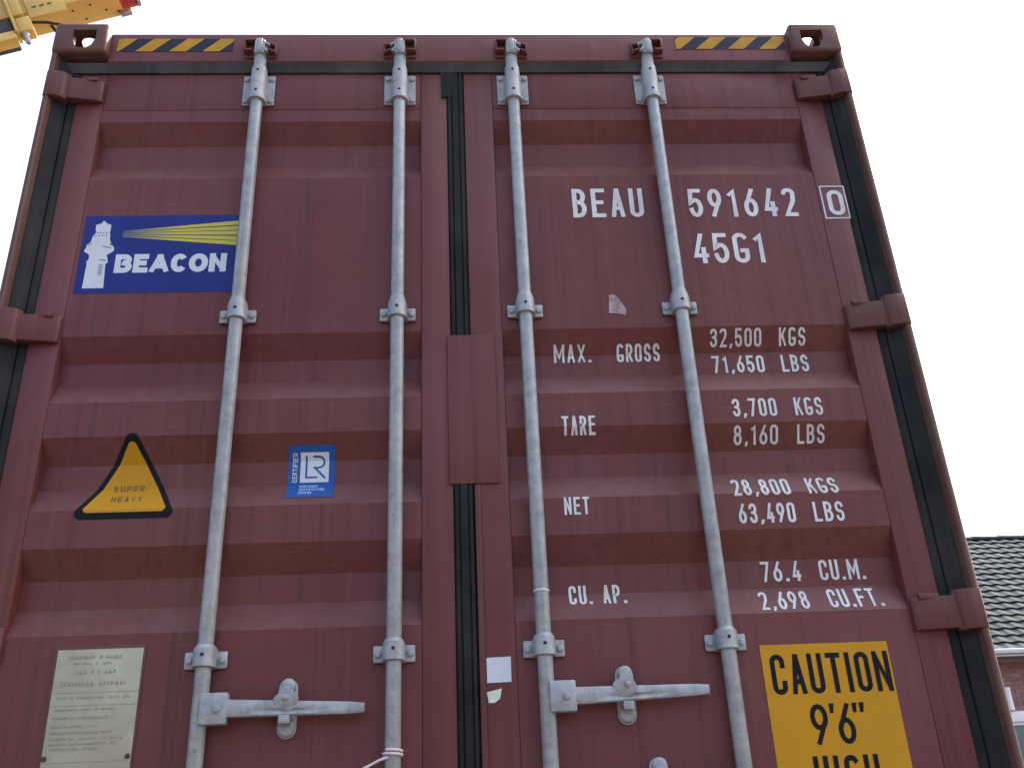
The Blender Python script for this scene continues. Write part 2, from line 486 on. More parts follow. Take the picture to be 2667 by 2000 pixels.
def glyph(c, W, H):
    """centre-line strokes of a character in a W x H box: list of (points, closed)"""
    r = min(W / 2, H / 2)
    q = min(W * 0.55, H * 0.25)
    if c in 'O0':
        return [(arc(W / 2, H - r, W / 2, r, 0, 180, 10) + arc(W / 2, r, W / 2, r, 180, 360, 10), True)]
    if c == 'c':          # heavy C
        return [(arc(W / 2, H / 2, W / 2, H / 2, 38, 322, 22), False)]
    if c == 'o':          # heavy O
        return [(arc(W / 2, H / 2, W / 2, H / 2, 0, 345, 23), True)]
    if c == 'C':
        return [([(W, H * .75)] + arc(W / 2, H - r, W / 2, r, 8, 180, 10) + arc(W / 2, r, W / 2, r, 180, 352, 10) + [(W, H * .25)], False)]
    if c == 'G':
        return [(arc(W / 2, H - r, W / 2, r, 28, 180, 10) + arc(W / 2, r, W / 2, r, 180, 360, 10) + [(W, H * .40), (W * .6, H * .40)], False)]
    if c == 'B':
        return [([(W * .4, H * .52), (0, H * .52), (0, H), (W * .93 - q, H)] + arc(W * .93 - q, H * .76, q, H * .24, 90, -90) + [(W * .4, H * .52)], False),
                ([(0, H * .5), (0, 0), (W - q, 0)] + arc(W - q, H * .26, q, H * .26, -90, 90), False)]
    if c == 'D':
        return [([(0, 0), (0, H)] + arc(W * .4, H / 2, W * .6, H / 2, 90, -90, 10) + [(0, 0)], False)]
    if c == 'E':
        return [([(W, H), (0, H), (0, 0), (W, 0)], False), ([(W * .15, H * .52), (W * .82, H * .52)], False)]
    if c == 'F':
        return [([(W, H), (0, H), (0, 0)], False), ([(W * .15, H * .52), (W * .82, H * .52)], False)]
    if c == 'A':
        return [([(0, 0), (W * .48, H)], False), ([(W, 0), (W * .52, H)], False), ([(W * .26, H * .28), (W * .74, H * .28)], False)]
    if c == 'U':
        return [([(0, H)] + arc(W / 2, r, W / 2, r, 180, 360, 10) + [(W, H)], False)]
    if c == 'M':
        return [([(0, 0), (0, H)], False), ([(W, 0), (W, H)], False), ([(0, H), (W / 2, H * .3), (W, H)], False)]
    if c == 'N':
        return [([(0, 0), (0, H)], False), ([(W, 0), (W, H)], False), ([(0, H), (W, 0)], False)]
    if c == 'X':
        return [([(0, 0), (W, H)], False), ([(0, H), (W, 0)], False)]
    if c == 'R':
        return [([(0, 0), (0, H), (W - q, H)] + arc(W - q, H * .74, q, H * .26, 90, -90) + [(W * .1, H * .48)], False), ([(W * .5, H * .46), (W, 0)], False)]
    if c == 'P':
        return [([(0, 0), (0, H), (W - q, H)] + arc(W - q, H * .73, q, H * .27, 90, -90) + [(W * .1, H * .46)], False)]
    if c == 'S':
        return [(arc(W / 2, H * .75, W / 2, H * .25, 15, 180) + arc(W / 2, H * .75, W / 2, H * .25, 180, 262, 4) + arc(W / 2, H * .26, W / 2, H * .26, 82, 0, 4) + arc(W / 2, H * .26, W / 2, H * .26, 0, -165, 8), False)]
    if c == 'T':
        return [([(0, H), (W, H)], False), ([(W / 2, H * .97), (W / 2, 0)], False)]
    if c == 'K':
        return [([(0, 0), (0, H)], False), ([(W, H), (W * .1, H * .42)], False), ([(W * .42, H * .60), (W, 0)], False)]
    if c == 'L':
        return [([(0, H), (0, 0), (W, 0)], False)]
    if c == 'V':
        return [([(0, H), (W / 2, 0), (W, H)], False)]
    if c == 'Y':
        return [([(0, H), (W / 2, H * .46), (W, H)], False), ([(W / 2, H * .48), (W / 2, 0)], False)]
    if c == 'H':
        return [([(0, 0), (0, H)], False), ([(W, 0), (W, H)], False), ([(W * .1, H * .5), (W * .9, H * .5)], False)]
    if c == 'I':
        return [([(W / 2, 0), (W / 2, H)], False)]
    if c == '1':
        return [([(W * .1, H * .84), (W * .75, H), (W * .75, 0)], False)]
    if c == '2':
        return [(arc(W / 2, H - W / 2, W / 2, W / 2, 165, -10) + [(W * .9, H * .55), (0, 0), (W, 0)], False)]
    if c == '3':
        return [(arc(W / 2, H * .76, W / 2, H * .24, 165, -75) + [(W * .40, H * .53)], False), ([(W * .45, H * .53)] + arc(W / 2, H * .265, W / 2, H * .265, 80, -165, 10), False)]
    if c == '4':
        return [([(W * .78, 0), (W * .78, H * .46)], False), ([(W, H * .22), (0, H * .22), (W * .62, H)], False)]
    if c == '5':
        return [([(W * .92, H), (W * .08, H), (0, H * .52)] + arc(W / 2, H * .31, W / 2, H * .31, 120, -165, 12), False)]
    if c == '6':
        return [(arc(W / 2, H * .30, W / 2, H * .30, 0, 360, 16), True), ([(W * .03, H * .40), (W * .74, H)], False)]
    if c == '9':
        return [(arc(W / 2, H * .70, W / 2, H * .30, 0, 360, 16), True), ([(W * .97, H * .60), (W * .26, 0)], False)]
    if c == '7':
        return [([(0, H), (W, H), (W * .32, 0)], False)]
    if c == '8':
        return [(arc(W / 2, H * .77, W * .44, H * .23, 0, 360, 14), True), (arc(W / 2, H * .27, W / 2, H * .27, 0, 360, 14), True)]
    return []

ADV = {'1': .34, 'I': .16, '.': .20, ',': .22, ' ': .42, 'M': .62, "'": .2, '"': .3, 'N': .5, 'L': .42}
def text(bm, s, x0, x1, z0, h, sw, lay=0.0, mi=0, base=.46, gap=.15, adv=None, heavy=False):
    """lay a string out so that it spans x0..x1 with cap height h"""
    wd = [(adv or {}).get(c, ADV.get(c, base)) for c in s]
    tot = sum(wd) + gap * (len(s) - 1)
    k = (x1 - x0) / tot
    x = x0
    n = 0
    for c, w in zip(s, wd):
        cw = w * k
        if c == '.':
            poly(bm, [(x + cw / 2 - sw * .6, z0), (x + cw / 2 + sw * .6, z0), (x + cw / 2 + sw * .6, z0 + sw * 1.15), (x + cw / 2 - sw * .6, z0 + sw * 1.15)], lay, mi)
        elif c == ',':
            poly(bm, [(x + cw / 2 - sw * .7, z0 - sw * .5), (x + cw / 2 + sw * .2, z0 - sw * .5), (x + cw / 2 + sw * .8, z0 + sw * 1.3), (x + cw / 2 - sw * .3, z0 + sw * 1.3)], lay, mi)
        elif c in '\'"':
            for q in ((.5,) if c == "'" else (.12, .88)):
                xx = x + cw * q
                poly(bm, [(xx - sw * .45, z0 + h * .76), (xx + sw * .25, z0 + h * .76), (xx + sw * .6, z0 + h), (xx - sw * .5, z0 + h)], lay, mi)
        elif c != ' ':
            n0 = len(bm.verts)
            for i, (pts, cl) in enumerate(glyph(c, max(cw - sw, 1e-4), h - sw)):
                ribbon(bm, [(x + sw / 2 + p[0], z0 + sw / 2 + p[1]) for p in pts], sw, cl, lay - 0.00022 * i, mi, not (heavy and c == 'c'))
            bm.verts.ensure_lookup_table()
            for v in bm.verts[n0:]:
                v.co.z = min(max(v.co.z, z0), z0 + h)
                v.co.x = min(max(v.co.x, x), x + cw)
        x += cw + gap * k

def decal(bm, name, mats, parent, off=0.0012, surf=prof, **kw):
    """drape flat print over the door's corrugated surface"""
    for z, _ in PROF:
        bmesh.ops.bisect_plane(bm, geom=bm.verts[:] + bm.edges[:] + bm.faces[:], plane_co=(0, 0, z), plane_no=(0, 0, 1), dist=1e-6)
    for v in bm.verts:
        v.co.y = surf(v.co.z) - off + v.co.y
    bmesh.ops.recalc_face_normals(bm, faces=bm.faces[:])
    for f in bm.faces:
        if f.normal.y > 0:
            f.normal_flip()
    me = bpy.data.meshes.new(name)
    bm.to_mesh(me)
    bm.free()
    for m in mats:
        me.materials.append(M[m])
    return clink(name, me, parent, **kw)

flat_header = lambda z: HY
def hazard(x0, x1, z0, z1, first, lab):
    bm = bmesh.new()
    poly(bm, [(x0, z0), (x1, z0), (x1, z1), (x0, z1)], 0, 1)
    per, sl, w = 0.1015, z1 - z0, 0.052
    for k in range(-1, 5):
        b0 = x0 + first + k * per
        q = [(b0, z0), (b0 + w, z0), (b0 + w + sl, z1), (b0 + sl, z1)]
        # clip to sticker
        t = bmesh.new()
        vs_ = [t.verts.new((p[0], -0.0004, p[1])) for p in q]
        t.faces.new(vs_)
        for co, no in (((x0, 0, 0), (-1, 0, 0)), ((x1, 0, 0), (1, 0, 0))):
            bmesh.ops.bisect_plane(t, geom=t.verts[:] + t.edges[:] + t.faces[:], plane_co=co, plane_no=no, clear_outer=True)
        for f in t.faces:
            nf = bm.faces.new([bm.verts.new(v.co) for v in f.verts])
            nf.material_index = 0
        t.free()
    decal(bm, 'hazard_sticker', ['hazard_yellow', 'hazard_black'], header, surf=flat_header, label=lab)
hazard(-1.034, -0.685, 3.958, 4.010, -0.047, 'yellow and black striped hazard sticker at the left end of the header')
hazard(0.695, 1.046, 3.966, 4.017, -0.038, 'yellow and black striped hazard sticker at the right end of the header')

# ---- doors
RODS = (-0.598, -0.1724, 0.1724, 0.598)
RY, RR = 0.030, 0.0178
def door(sx):
    """sx=-1 left leaf, +1 right leaf.  The leaf mesh is the corrugated sheet."""
    xa, xb = (0.1095, 1.0565)
    pts = [(y, z) for z, y in PROF] + [(0.125, PROF[-1][0]), (0.125, PROF[0][0])]
    mb = MB()
    lo, hi = sorted((sx * xa, sx * xb))
    mb.prism(pts, lo, hi, 'x')
    leaf = cbuild(mb, 'door', 'maroon', smooth=False)
    f = D - 0.0022
    zt, zb = 3.888, 1.290
    inner = 0.022 if sx > 0 else 0.030
    def add(name, mats, **k):
        mb2 = MB().box(**k)
        return cbuild(mb2, name, mats, leaf)
    add('frame_tube', 'maroon', x0=min(sx * 1.1375, sx * 1.0568), x1=max(sx * 1.1375, sx * 1.0568), y0=f, y1=0.128, z0=zb, z1=zt, bev=0.004)
    add('frame_tube', 'maroon', x0=min(sx * inner, sx * 0.1092), x1=max(sx * inner, sx * 0.1092), y0=f, y1=0.128, z0=zb, z1=zt, bev=0.004)
    add('top_rail', 'maroon', x0=lo + 0.0005, x1=hi - 0.0005, y0=f + 0.0004, y1=0.06, z0=3.7475, z1=zt - 0.0005, bev=0.0015)
    add('bottom_rail', 'maroon', x0=lo + 0.0005, x1=hi - 0.0005, y0=f + 0.0004, y1=0.06, z0=zb + 0.0005, z1=1.46, bev=0.0015)
    # rubber seals
    s = MB()
    x_ = sorted((sx * 1.1378, sx * 1.1902))
    s.prism([(sx * 1.1378, 0.095), (sx * 1.1378, 0.056), (sx * 1.150, 0.050), (sx * 1.1555, 0.0485), (sx * 1.157, 0.053), (sx * 1.159, 0.053), (sx * 1.1605, 0.047), (sx * 1.172, 0.042), (sx * 1.186, 0.028), (sx * 1.1942, 0.026), (sx * 1.190, 0.0675), (sx * 1.190, 0.095)], zb, 3.93, 'z')
    cbuild(s, 'seal', 'rubber', leaf)
    s = MB()
    x_ = sorted((-0.0047 if sx < 0 else -0.0045, sx * 1.1795))
    s.prism([(0.075, 3.8885), (0.047, 3.8885), (0.044, 3.897), (0.037, 3.9075), (0.0325, 3.9155), (0.075, 3.9155)], x_[0], x_[1], 'x')
    cbuild(s, 'seal', 'rubber_dusty', leaf)
    if sx < 0:
        s = MB()
        s.prism([(-0.0298, 0.080), (-0.0298, 0.0545), (-0.026, 0.0490), (-0.018, 0.0485), (-0.0165, 0.0535), (-0.0145, 0.0535), (-0.013, 0.0485), (0.004, 0.0485), (0.0055, 0.0535), (0.0075, 0.0535), (0.009, 0.0490), (0.016, 0.0508), (0.0215, 0.058), (0.0215, 0.080)], zb, 3.888, 'z')
        s.prism([(-0.046, 0.0526), (-0.046, 0.0485), (-0.014, 0.0475), (-0.014, 0.0526)], 3.79, 3.888, 'z')
        cbuild(s, 'seal', 'rubber', leaf)
    # hinges
    for z in HINGE_Z:
        h = MB()
        x_ = sorted((sx * 1.172, sx * 1.060))
        h.prism([(sx * 1.172, 0.018), (sx * 1.135, 0.024), (sx * 1.066, 0.036), (sx * 1.058, 0.0425), (sx * 1.058, f - 0.0003), (sx * 1.135, f - 0.0003), (sx * 1.172, 0.046)], z - 0.041, z + 0.036, 'z', 0.0018)
        h.lathe((sx * 1.166, 0.030, 0), [(z - 0.0475, 0.011), (z - 0.0455, 0.013), (z + 0.046, 0.013), (z + 0.0475, 0.011)], 14)
        h.box(*sorted((sx * 1.125, sx * 1.075)), 0.028, 0.045, z + 0.030, z + 0.044, 0.003)
        cbuild(h, 'hinge', 'maroon_worn', leaf)
    return leaf

left = door(-1)
right = door(1)

# overlap plate across the gap, and the narrow lip on the right leaf below it
mb = MB().box(-0.040, 0.086, D - 0.0085, D - 0.0026, 2.531, 2.955, 0.002)
cbuild(mb, 'overlap_plate', 'maroon', right)
mb = MB().box(0.0225, 0.0365, D - 0.0070, D - 0.0024, 1.30, 2.529, 0.0018)
cbuild(mb, 'edge_lip', 'maroon', right)

# ---- locking bars
bolt_me = MB().lathe((0, 0, 0), [(0, 0.0088), (-0.0035, 0.0088), (-0.006, 0.0066), (-0.0068, 0.003)], 10, 'y').mesh('bolt', 'galv_cast')
hole_me = MB().lathe((0, 0, 0), [(0.003, 0.0042), (-0.0006, 0.0042)], 12, 'y').mesh('grease_hole_disc', 'hole', smooth=False)  # solid dark disc, its colour stands for the shade inside a grease hole

def half_ring(cx, cy, r, z, back, n=12):
    """D-shaped ring: arc towards the viewer, closed straight at the back"""
    p = [(cx + r * math.cos(R(a)), cy - r * math.sin(R(a)), z) for a in [180 * k / n for k in range(n + 1)]]
    return [(cx + r, back, z)] + p + [(cx - r, back, z)]

def clamp_mesh(z0, z1, up):
    mb = MB()
    back = D - 0.0028
    for s in (-1, 1):
        mb.box(*sorted((s * 0.0485, s * 0.0195)), back - 0.0085, back, z0, z1, 0.004)
    mb.loft([half_ring(0, RY, r, z, back) for r, z in ((0.0225, z0 - 0.001), (0.0255, z0 + 0.001), (0.0255, z1 + 0.002), (0.0232, z1 + up * .45), (0.0196, z1 + up))])
    return mb.mesh('bar_clamp', 'galv')
clamp_u = clamp_mesh(-0.021, 0.018, 0.026)
clamp_l = clamp_mesh(-0.021, 0.018, 0.011)
def top_bracket_mesh():
    mb = MB()
    back = D - 0.0028
    mb.box(-0.048, 0.048, back - 0.008, back, -0.058, 0.058, 0.004)
    mb.loft([half_ring(0, RY, r, z, back - 0.002) for r, z in ((0.0225, -0.0595), (0.0265, -0.058), (0.0268, -0.047), (0.0240, -0.040), (0.0238, 0.03), (0.0225, 0.055))])
    mb.loft([half_ring(0, RY, r, z, RY + 0.012) for r, z in ((0.0226, 0.0535), (0.0225, 0.068), (0.0195, 0.079))])
    return mb.mesh('top_bracket', 'galv_cast')
tb_me = top_bracket_mesh()
def cam_mesh(s):
    """forked cam on the bar's end; s=+1 hook to the right"""
    mb = MB()
    mb.lathe((0, RY, 0), [(-0.06, 0.0185), (-0.02, 0.0188), (-0.008, 0.0192), (-0.002, 0.0165)], 18)
    mb.prism([(-0.015, 0.004), (0.015, 0.004), (0.018, 0.020), (0.014, 0.030), (-0.014, 0.030), (-0.018, 0.020)], -0.006, 0.045, 'z', 0.002)
    mb.box(-0.008, 0.008, 0.0, 0.010, -0.002, 0.049, 0.003)
    m = rot_about((0, 0.01, 0.024), 'Y', R(42) * s)
    mb.box(*sorted((-0.004 * s, 0.034 * s)), 0.002, 0.014, 0.018, 0.026, 0.002, m=m)
    m = rot_about((0, 0.01, 0.046), 'Y', R(30) * s)
    mb.box(*sorted((0, 0.036 * s)), 0.004, 0.016, 0.040, 0.047, 0.002, m=m)
    return mb.mesh('locking_cam', 'galv_cast')
cams = {1: cam_mesh(1), -1: cam_mesh(-1)}
def keeper_mesh(s):
    mb = MB()
    mb.box(-0.050, 0.050, HY - 0.005, HY - 0.0004, -0.010, 0.052, 0.0015)
    mb.box(*sorted((-0.046 * s, -0.010 * s)), 0.004, HY - 0.004, 0.043, 0.050, 0.002)
    mb.box(*sorted((-0.046 * s, -0.022 * s)), 0.004, HY - 0.004, 0.003, 0.010, 0.002)
    mb.box(*sorted((-0.050 * s, -0.043 * s)), 0.010, HY - 0.004, 0.003, 0.050, 0.002)
    mb.box(*sorted((0.026 * s, 0.048 * s)), 0.006, HY - 0.004, 0.030, 0.037, 0.002, m=rot_about((0.03 * s, 0, 0.034), 'Y', R(25) * s))
    mb.box(*sorted((0.026 * s, 0.046 * s)), 0.006, HY - 0.004, 0.004, 0.011, 0.002, m=rot_about((0.03 * s, 0, 0.008), 'Y', R(25) * s))
    mb.box(*sorted((0.043 * s, 0.049 * s)), 0.012, HY - 0.004, -0.004, 0.030, 0.002)
    return mb.mesh('cam_keeper', 'maroon_worn')
keepers = {1: keeper_mesh(1), -1: keeper_mesh(-1)}

def at(name, me, parent, loc):
    o = clink(name, me, parent)
    o.location = loc
    return o
UZ = {-0.598: 3.024, -0.1724: 3.022, 0.1724: 3.027, 0.598: 3.029}
LZ = 2.1205
for i, x in enumerate(RODS):
    leaf = left if x < 0 else right
    mb = MB()
    mb.lathe((x, RY, 0), [(1.20, RR - 0.001), (1.202, RR), (3.765, RR), (3.766, RR - 0.001)], 24)
    cbuild(mb, 'locking_bar', 'galv', leaf)
    at('top_bracket', tb_me, leaf, (x, 0, 3.815))
    for dx in (-0.0375, 0.0375):
        for dz in (-0.045, 0.040):
            at('bolt', bolt_me, leaf, (x + dx, D - 0.0108, 3.815 + dz))
    for z in (3.864, 3.785):
        at('grease_hole_disc', hole_me, leaf, (x, RY - 0.0239 + (0.0008 if z > 3.8 else 0), z))
    s = (1, -1, 1, -1)[i]
    at('locking_cam', cams[s], leaf, (x, 0, 3.9375))
    at('cam_keeper', keepers[s], header, (x, 0, 3.9375))
    for z in (UZ[x], LZ, 1.36):
        at('bar_clamp', clamp_u if z > 2.5 else clamp_l, leaf, (x, 0, z))
        for dx in (-0.0375, 0.0375):
            at('bolt', bolt_me, leaf, (x + dx, D - 0.0113, z - 0.002))
        at('grease_hole_disc', hole_me, leaf, (x, RY - 0.0255, z + 0.004))

# ---- handles and catches
def lever(x0, x1, za, zb_, leaf, hubx):
    s = 1 if x1 > x0 else -1
    mb = MB()
    rings = []
    n = 10
    for k in range(n + 1):
        t = k / n
        x = x0 + (x1 - x0) * t
        zc = za + (zb_ - za) * t
        h = (0.0185 * (1 - t) + 0.0118 * t)
        y0, y1 = 0.0095 + 0.001 * t, 0.0265 - 0.003 * t
        if k == n:
            h *= 0.82
        dent = 0.005 * math.sin(math.pi * min(1, max(0, (t - .15) / .55)))
        rings.append([(x, y0 + .002, zc + h), (x, y1, zc + h), (x, y1, zc - h), (x, y0 + .002, zc - h), (x, y0, zc - h + .003), (x, y0 + dent, zc - h * .25), (x, y0, zc), (x, y0, zc + h - .003)])
    mb.loft(rings)
    cbuild(mb, 'handle_lever', 'galv', leaf)
    mb = MB()
    a, b = sorted((hubx + s * 0.004, hubx + s * 0.064))
    mb.box(a, b, 0.0055, 0.034, za - 0.034, za + 0.034, 0.004)
    cbuild(mb, 'handle_hub', 'galv', leaf)
    at('bolt', bolt_me, leaf, (hubx + s * 0.042, 0.0062, za - 0.002))

def stadium(w, z0, z1, n=8):
    return [(w * math.cos(R(a)), z1 - w + w * math.sin(R(a))) for a in [180 * k / n for k in range(n + 1)]] + [(w * math.cos(R(a)), z0 + w + w * math.sin(R(a))) for a in [180 + 180 * k / n for k in range(n + 1)]]
def catch_mesh(tilt):
    mb = MB()
    mb.prism(stadium(0.0215, -0.068, 0.062), D - 0.0065, D - 0.0006, 'y', 0.0015)
    mb.lathe((0, 0, -0.045), [(D - 0.0060, 0.0195), (0.040, 0.0185), (0.037, 0.015), (0.036, 0.004)], 18, 'y')
    mb.lathe((0.001, 0, 0.045), [(D - 0.0060, 0.017), (0.036, 0.016), (0.033, 0.012), (0.032, 0.004)], 18, 'y')
    mb.box(-0.014, 0.014, 0.030, D - 0.006, -0.030, 0.030, 0.003)
    return mb.mesh('handle_catch', 'galv_cast')
catch_me = catch_mesh(0)
def flap_mesh(tilt):
    mb = MB()
    m = rot_about((0, 0, 0.040), 'Y', R(tilt)) @ rot_about((0, 0.02, 0.05), 'X', R(10))
    mb.prism([(-0.013, 0.040), (0.013, 0.040), (0.017, 0.028), (0.027, 0.014), (0.022, 0.000), (0.008, -0.012), (-0.004, -0.013), (-0.022, -0.002), (-0.030, 0.012), (-0.026, 0.022), (-0.016, 0.028)], 0.0005, 0.0085, 'y', 0.002, m=m)
    mb.box(-0.010, 0.010, 0.008, 0.040, 0.024, 0.040, 0.003)
    mb.box(-0.012, 0.012, 0.010, 0.032, -0.040, -0.020, 0.003)
    mb.lathe((0.0, 0, 0.014), [(0.0035, 0.0075), (-0.0035, 0.006), (-0.005, 0.003)], 12, 'y')
    return mb.mesh('catch_flap', 'galv')
flaps = {t: flap_mesh(t) for t in (-6, 8)}
def catch(x, z, leaf, tilt):
    at('handle_catch', catch_me, leaf, (x, 0, z))
    at('catch_flap', flaps[tilt], leaf, (x, 0, z))
lever(-0.535, -0.235, 2.007, 1.9985, left, -0.598)
lever(0.236, 0.538, 2.0065, 2.0105, right, 0.1724)
catch(-0.409, 2.010, left, -6)
catch(0.353, 2.012, right, 8)
lever(-0.236, -0.535, 1.806, 1.806, left, -0.1724)
lever(0.535, 0.236, 1.806, 1.806, right, 0.598)
catch(-0.385, 1.812, left, -6)
catch(0.412, 1.812, right, 8)

# thin white band round the third bar
mb = MB().lathe((RODS[2], RY, 0), [(2.2475, RR + 0.0002), (2.248, RR + 0.0013), (2.252, RR + 0.0013), (2.2525, RR + 0.0002)], 24)
cbuild(mb, 'bar_band', 'vinyl_white', right)

# ---- white painted markings on the right door
def mark(s, x0, x1, z0, h, sw=None, off=0.0012, gap=.15):
    bm = bmesh.new()
    text(bm, s, x0, x1, z0, h, sw or h * .132, gap=gap)
    decal(bm, 'lettering', ['white'], right, off)
mark('BEAU', 0.328, 0.535, 3.340, 0.102, gap=.17)
mark('591642', 0.668, 0.988, 3.337, 0.101, gap=.19)
mark('0', 1.081, 1.129, 3.337, 0.090, 0.0135, off=0.0040)
bm = bmesh.new()
ribbon(bm, [(1.066, 3.327), (1.137, 3.327), (1.137, 3.441), (1.066, 3.441)], 0.0042, True)
decal(bm, 'lettering_box', ['white'], right, 0.0040)
mark('45G1', 0.661, 0.870, 3.178, 0.102, gap=.15)
for s, x0, x1, z0, h in (('MAX.', 0.247, 0.349, 2.888, 0.048), ('GROSS', 0.419, 0.537, 2.887, 0.048), ('TARE', 0.252, 0.339, 2.663, 0.050), ('NET', 0.243, 0.306, 2.445, 0.046), ('CU.', 0.243, 0.299, 2.227, 0.049), ('AP.', 0.325, 0.382, 2.227, 0.049),
                         ('32,500', 0.676, 0.819, 2.923, 0.045), ('KGS', 0.868, 0.942, 2.923, 0.045), ('71,650', 0.678, 0.821, 2.848, 0.052), ('LBS', 0.869, 0.944, 2.848, 0.052),
                         ('3,700', 0.703, 0.821, 2.701, 0.052), ('KGS', 0.869, 0.944, 2.701, 0.052), ('8,160', 0.700, 0.818, 2.632, 0.046), ('LBS', 0.869, 0.942, 2.632, 0.045),
                         ('28,800', 0.673, 0.821, 2.483, 0.052), ('KGS', 0.866, 0.945, 2.484, 0.051), ('63,490', 0.677, 0.821, 2.410, 0.052), ('LBS', 0.868, 0.945, 2.410, 0.052),
                         ('76.4', 0.722, 0.821, 2.271, 0.051), ('CU.M.', 0.868, 0.983, 2.271, 0.051), ('2,698', 0.701, 0.821, 2.195, 0.050), ('CU.FT.', 0.871, 1.003, 2.196, 0.051)):
    mark(s, x0, x1, z0, h)

# ---- stickers
# caution
bm = bmesh.new()
poly(bm, [(0.679, 1.640), (0.984, 1.640), (0.984, 2.1115), (0.679, 2.1115)], 0, 0)
text(bm, 'CAUTION', 0.697, 0.979, 1.998, 0.091, 0.0116, -0.0004, 1, gap=.13, adv={'I': .17})
for c_, xa_, xb_ in (('9', 0.771, 0.812), ("'", 0.816, 0.832), ('6', 0.832, 0.872), ('"', 0.875, 0.897)):
    text(bm, c_, xa_, xb_, 1.886, 0.089, 0.0112, -0.0004, 1)
text(bm, 'HIGH', 0.761, 0.910, 1.774, 0.089, 0.0116, -0.0004, 1, gap=.15, adv={'I': .17})
decal(bm, 'caution_sticker', ['yellow', 'black'], right, label='yellow caution sticker with black height lettering')

# lighthouse logo
bm = bmesh.new()
poly(bm, [(-1.0455, 3.108), (-0.602, 3.108), (-0.602, 3.362), (-1.0455, 3.362)], 0, 0)
LH = [(-1.0239, 3.1233), (-0.9674, 3.1233), (-0.9722, 3.1996), (-0.9661, 3.2074), (-0.9691, 3.2174), (-0.9726, 3.2315), (-0.9649, 3.2354), (-0.9548, 3.2453), (-0.9561, 3.2554), (-0.966, 3.2677), (-0.9718, 3.2861), (-0.9715, 3.2963), (-0.9746, 3.3066), (-0.9731, 3.3127), (-0.9736, 3.3313), (-0.987, 3.3368), (-0.9913, 3.344), (-0.998, 3.344), (-0.9997, 3.337), (-1.0146, 3.3318), (-1.0143, 3.3133), (-1.0114, 3.3091), (-1.0136, 3.3009), (-1.0191, 3.2928), (-1.0206, 3.2806), (-1.0228, 3.2725), (-1.0315, 3.2646), (-1.0317, 3.2545), (-1.0361, 3.2465), (-1.0329, 3.2404), (-1.024, 3.2354), (-1.02, 3.2302), (-1.0192, 3.2202), (-1.0243, 3.2083), (-1.0222, 3.2003), (-1.0227, 3.1924)]
poly(bm, LH, -0.0004, 1)
RLz = [3.3097, 3.3072, 3.3059, 3.3035, 3.3022, 3.2994, 3.2981, 3.2953, 3.2936, 3.2899]
RRz = [3.3413, 3.3271, 3.3234, 3.3097, 3.3072, 3.2931, 3.289, 3.275, 3.2726, 3.2587]
xl, xm, xr = -0.938, -0.790, -0.612
for k in range(5):
    a, b, c, d = RLz[2 * k], RLz[2 * k + 1], RRz[2 * k], RRz[2 * k + 1]
    t = (xm - xl) / (-0.625 - xl)
    e = (xr - xl) / (-0.625 - xl)
    am, bmz = a + (c - a) * t, b + (d - b) * t
    poly(bm, [(xl, b), (xm, bmz), (xm, am), (xl, a)], -0.0004, 3)
    poly(bm, [(xm, bmz), (xr, b + (d - b) * e), (xr, a + (c - a) * e), (xm, am)], -0.0004, 2)
for x, z, w, h in [(-1.0075, 3.305, .003, .004), (-0.999, 3.3049, .003, .004), (-0.9905, 3.3048, .003, .004), (-0.982, 3.3047, .003, .004), (-1.012, 3.2934, .004, .003), (-1.002, 3.2955, .004, .003), (-0.992, 3.296, .004, .003), (-0.982, 3.2945, .004, .003)]:
    poly(bm, [(x - w / 2, z - h / 2), (x + w / 2, z - h / 2), (x + w / 2, z + h / 2), (x - w / 2, z + h / 2)], -0.0008, 0)
for p in ([(-0.987, 3.2599), (-0.9651, 3.2535)], [(-0.9895, 3.2157), (-0.9715, 3.2126)], [(-1.0275, 3.2645), (-1.0189, 3.2684)], [(-0.969, 3.2670), (-0.9640, 3.2625)]):
    ribbon(bm, p, 0.0022, False, -0.0008, 0)
for k in range(7):
    z = 3.166 + k * 0.0052
    ribbon(bm, [(-0.989, z), (-0.978, z + 0.0015)], 0.0016, False, -0.0008, 0, False)
text(bm, 'BEAcoN', -0.947, -0.645, 3.1715, 0.0605, 0.0165, -0.0004, 1, base=.70, gap=.05, adv={'A': .84, 'o': .80, 'c': .70, 'N': .72, 'E': .62, 'B': .72}, heavy=True)
decal(bm, 'logo_sticker', ['blue', 'vinyl_white', 'ray', 'ray_pale'], left, label='blue sticker with white lighthouse, yellow rays and the word BEACON')

# super heavy triangle
def round_poly(P, rad, n=6):
    out = []
    m = len(P)
    for i in range(m):
        p, a, b = Vector(P[i]), Vector(P[i - 1]), Vector(P[(i + 1) % m])
        u, v = (a - p).normalized(), (b - p).normalized()
        ang = u.angle(v)
        t = rad / math.tan(ang / 2)
        c = p + (u + v).normalized() * rad / math.sin(ang / 2)
        s, e = p + u * t - c, p + v * t - c
        for k in range(n + 1):
            q = (s * (1 - k / n) + e * (k / n)).normalized() * rad
            out.append(tuple(c + q))
    return out
bm = bmesh.new()
poly(bm, round_poly([(-0.958, 2.466), (-0.703, 2.466), (-0.836, 2.712)], 0.016), 0, 1)
poly(bm, round_poly([(-0.935, 2.4825), (-0.726, 2.4825), (-0.836, 2.684)], 0.010), -0.0004, 0)
text(bm, 'SUPER', -0.873, -0.798, 2.546, 0.017, 0.0030, -0.0008, 2, base=.7, gap=.3)
text(bm, 'HEAVY', -0.870, -0.795, 2.513, 0.017, 0.0030, -0.0008, 2, base=.7, gap=.3)
M['soft_black'] = mat('faded_black_print', (0.10, 0.065, 0.02), 0.5, 0, 0.1)
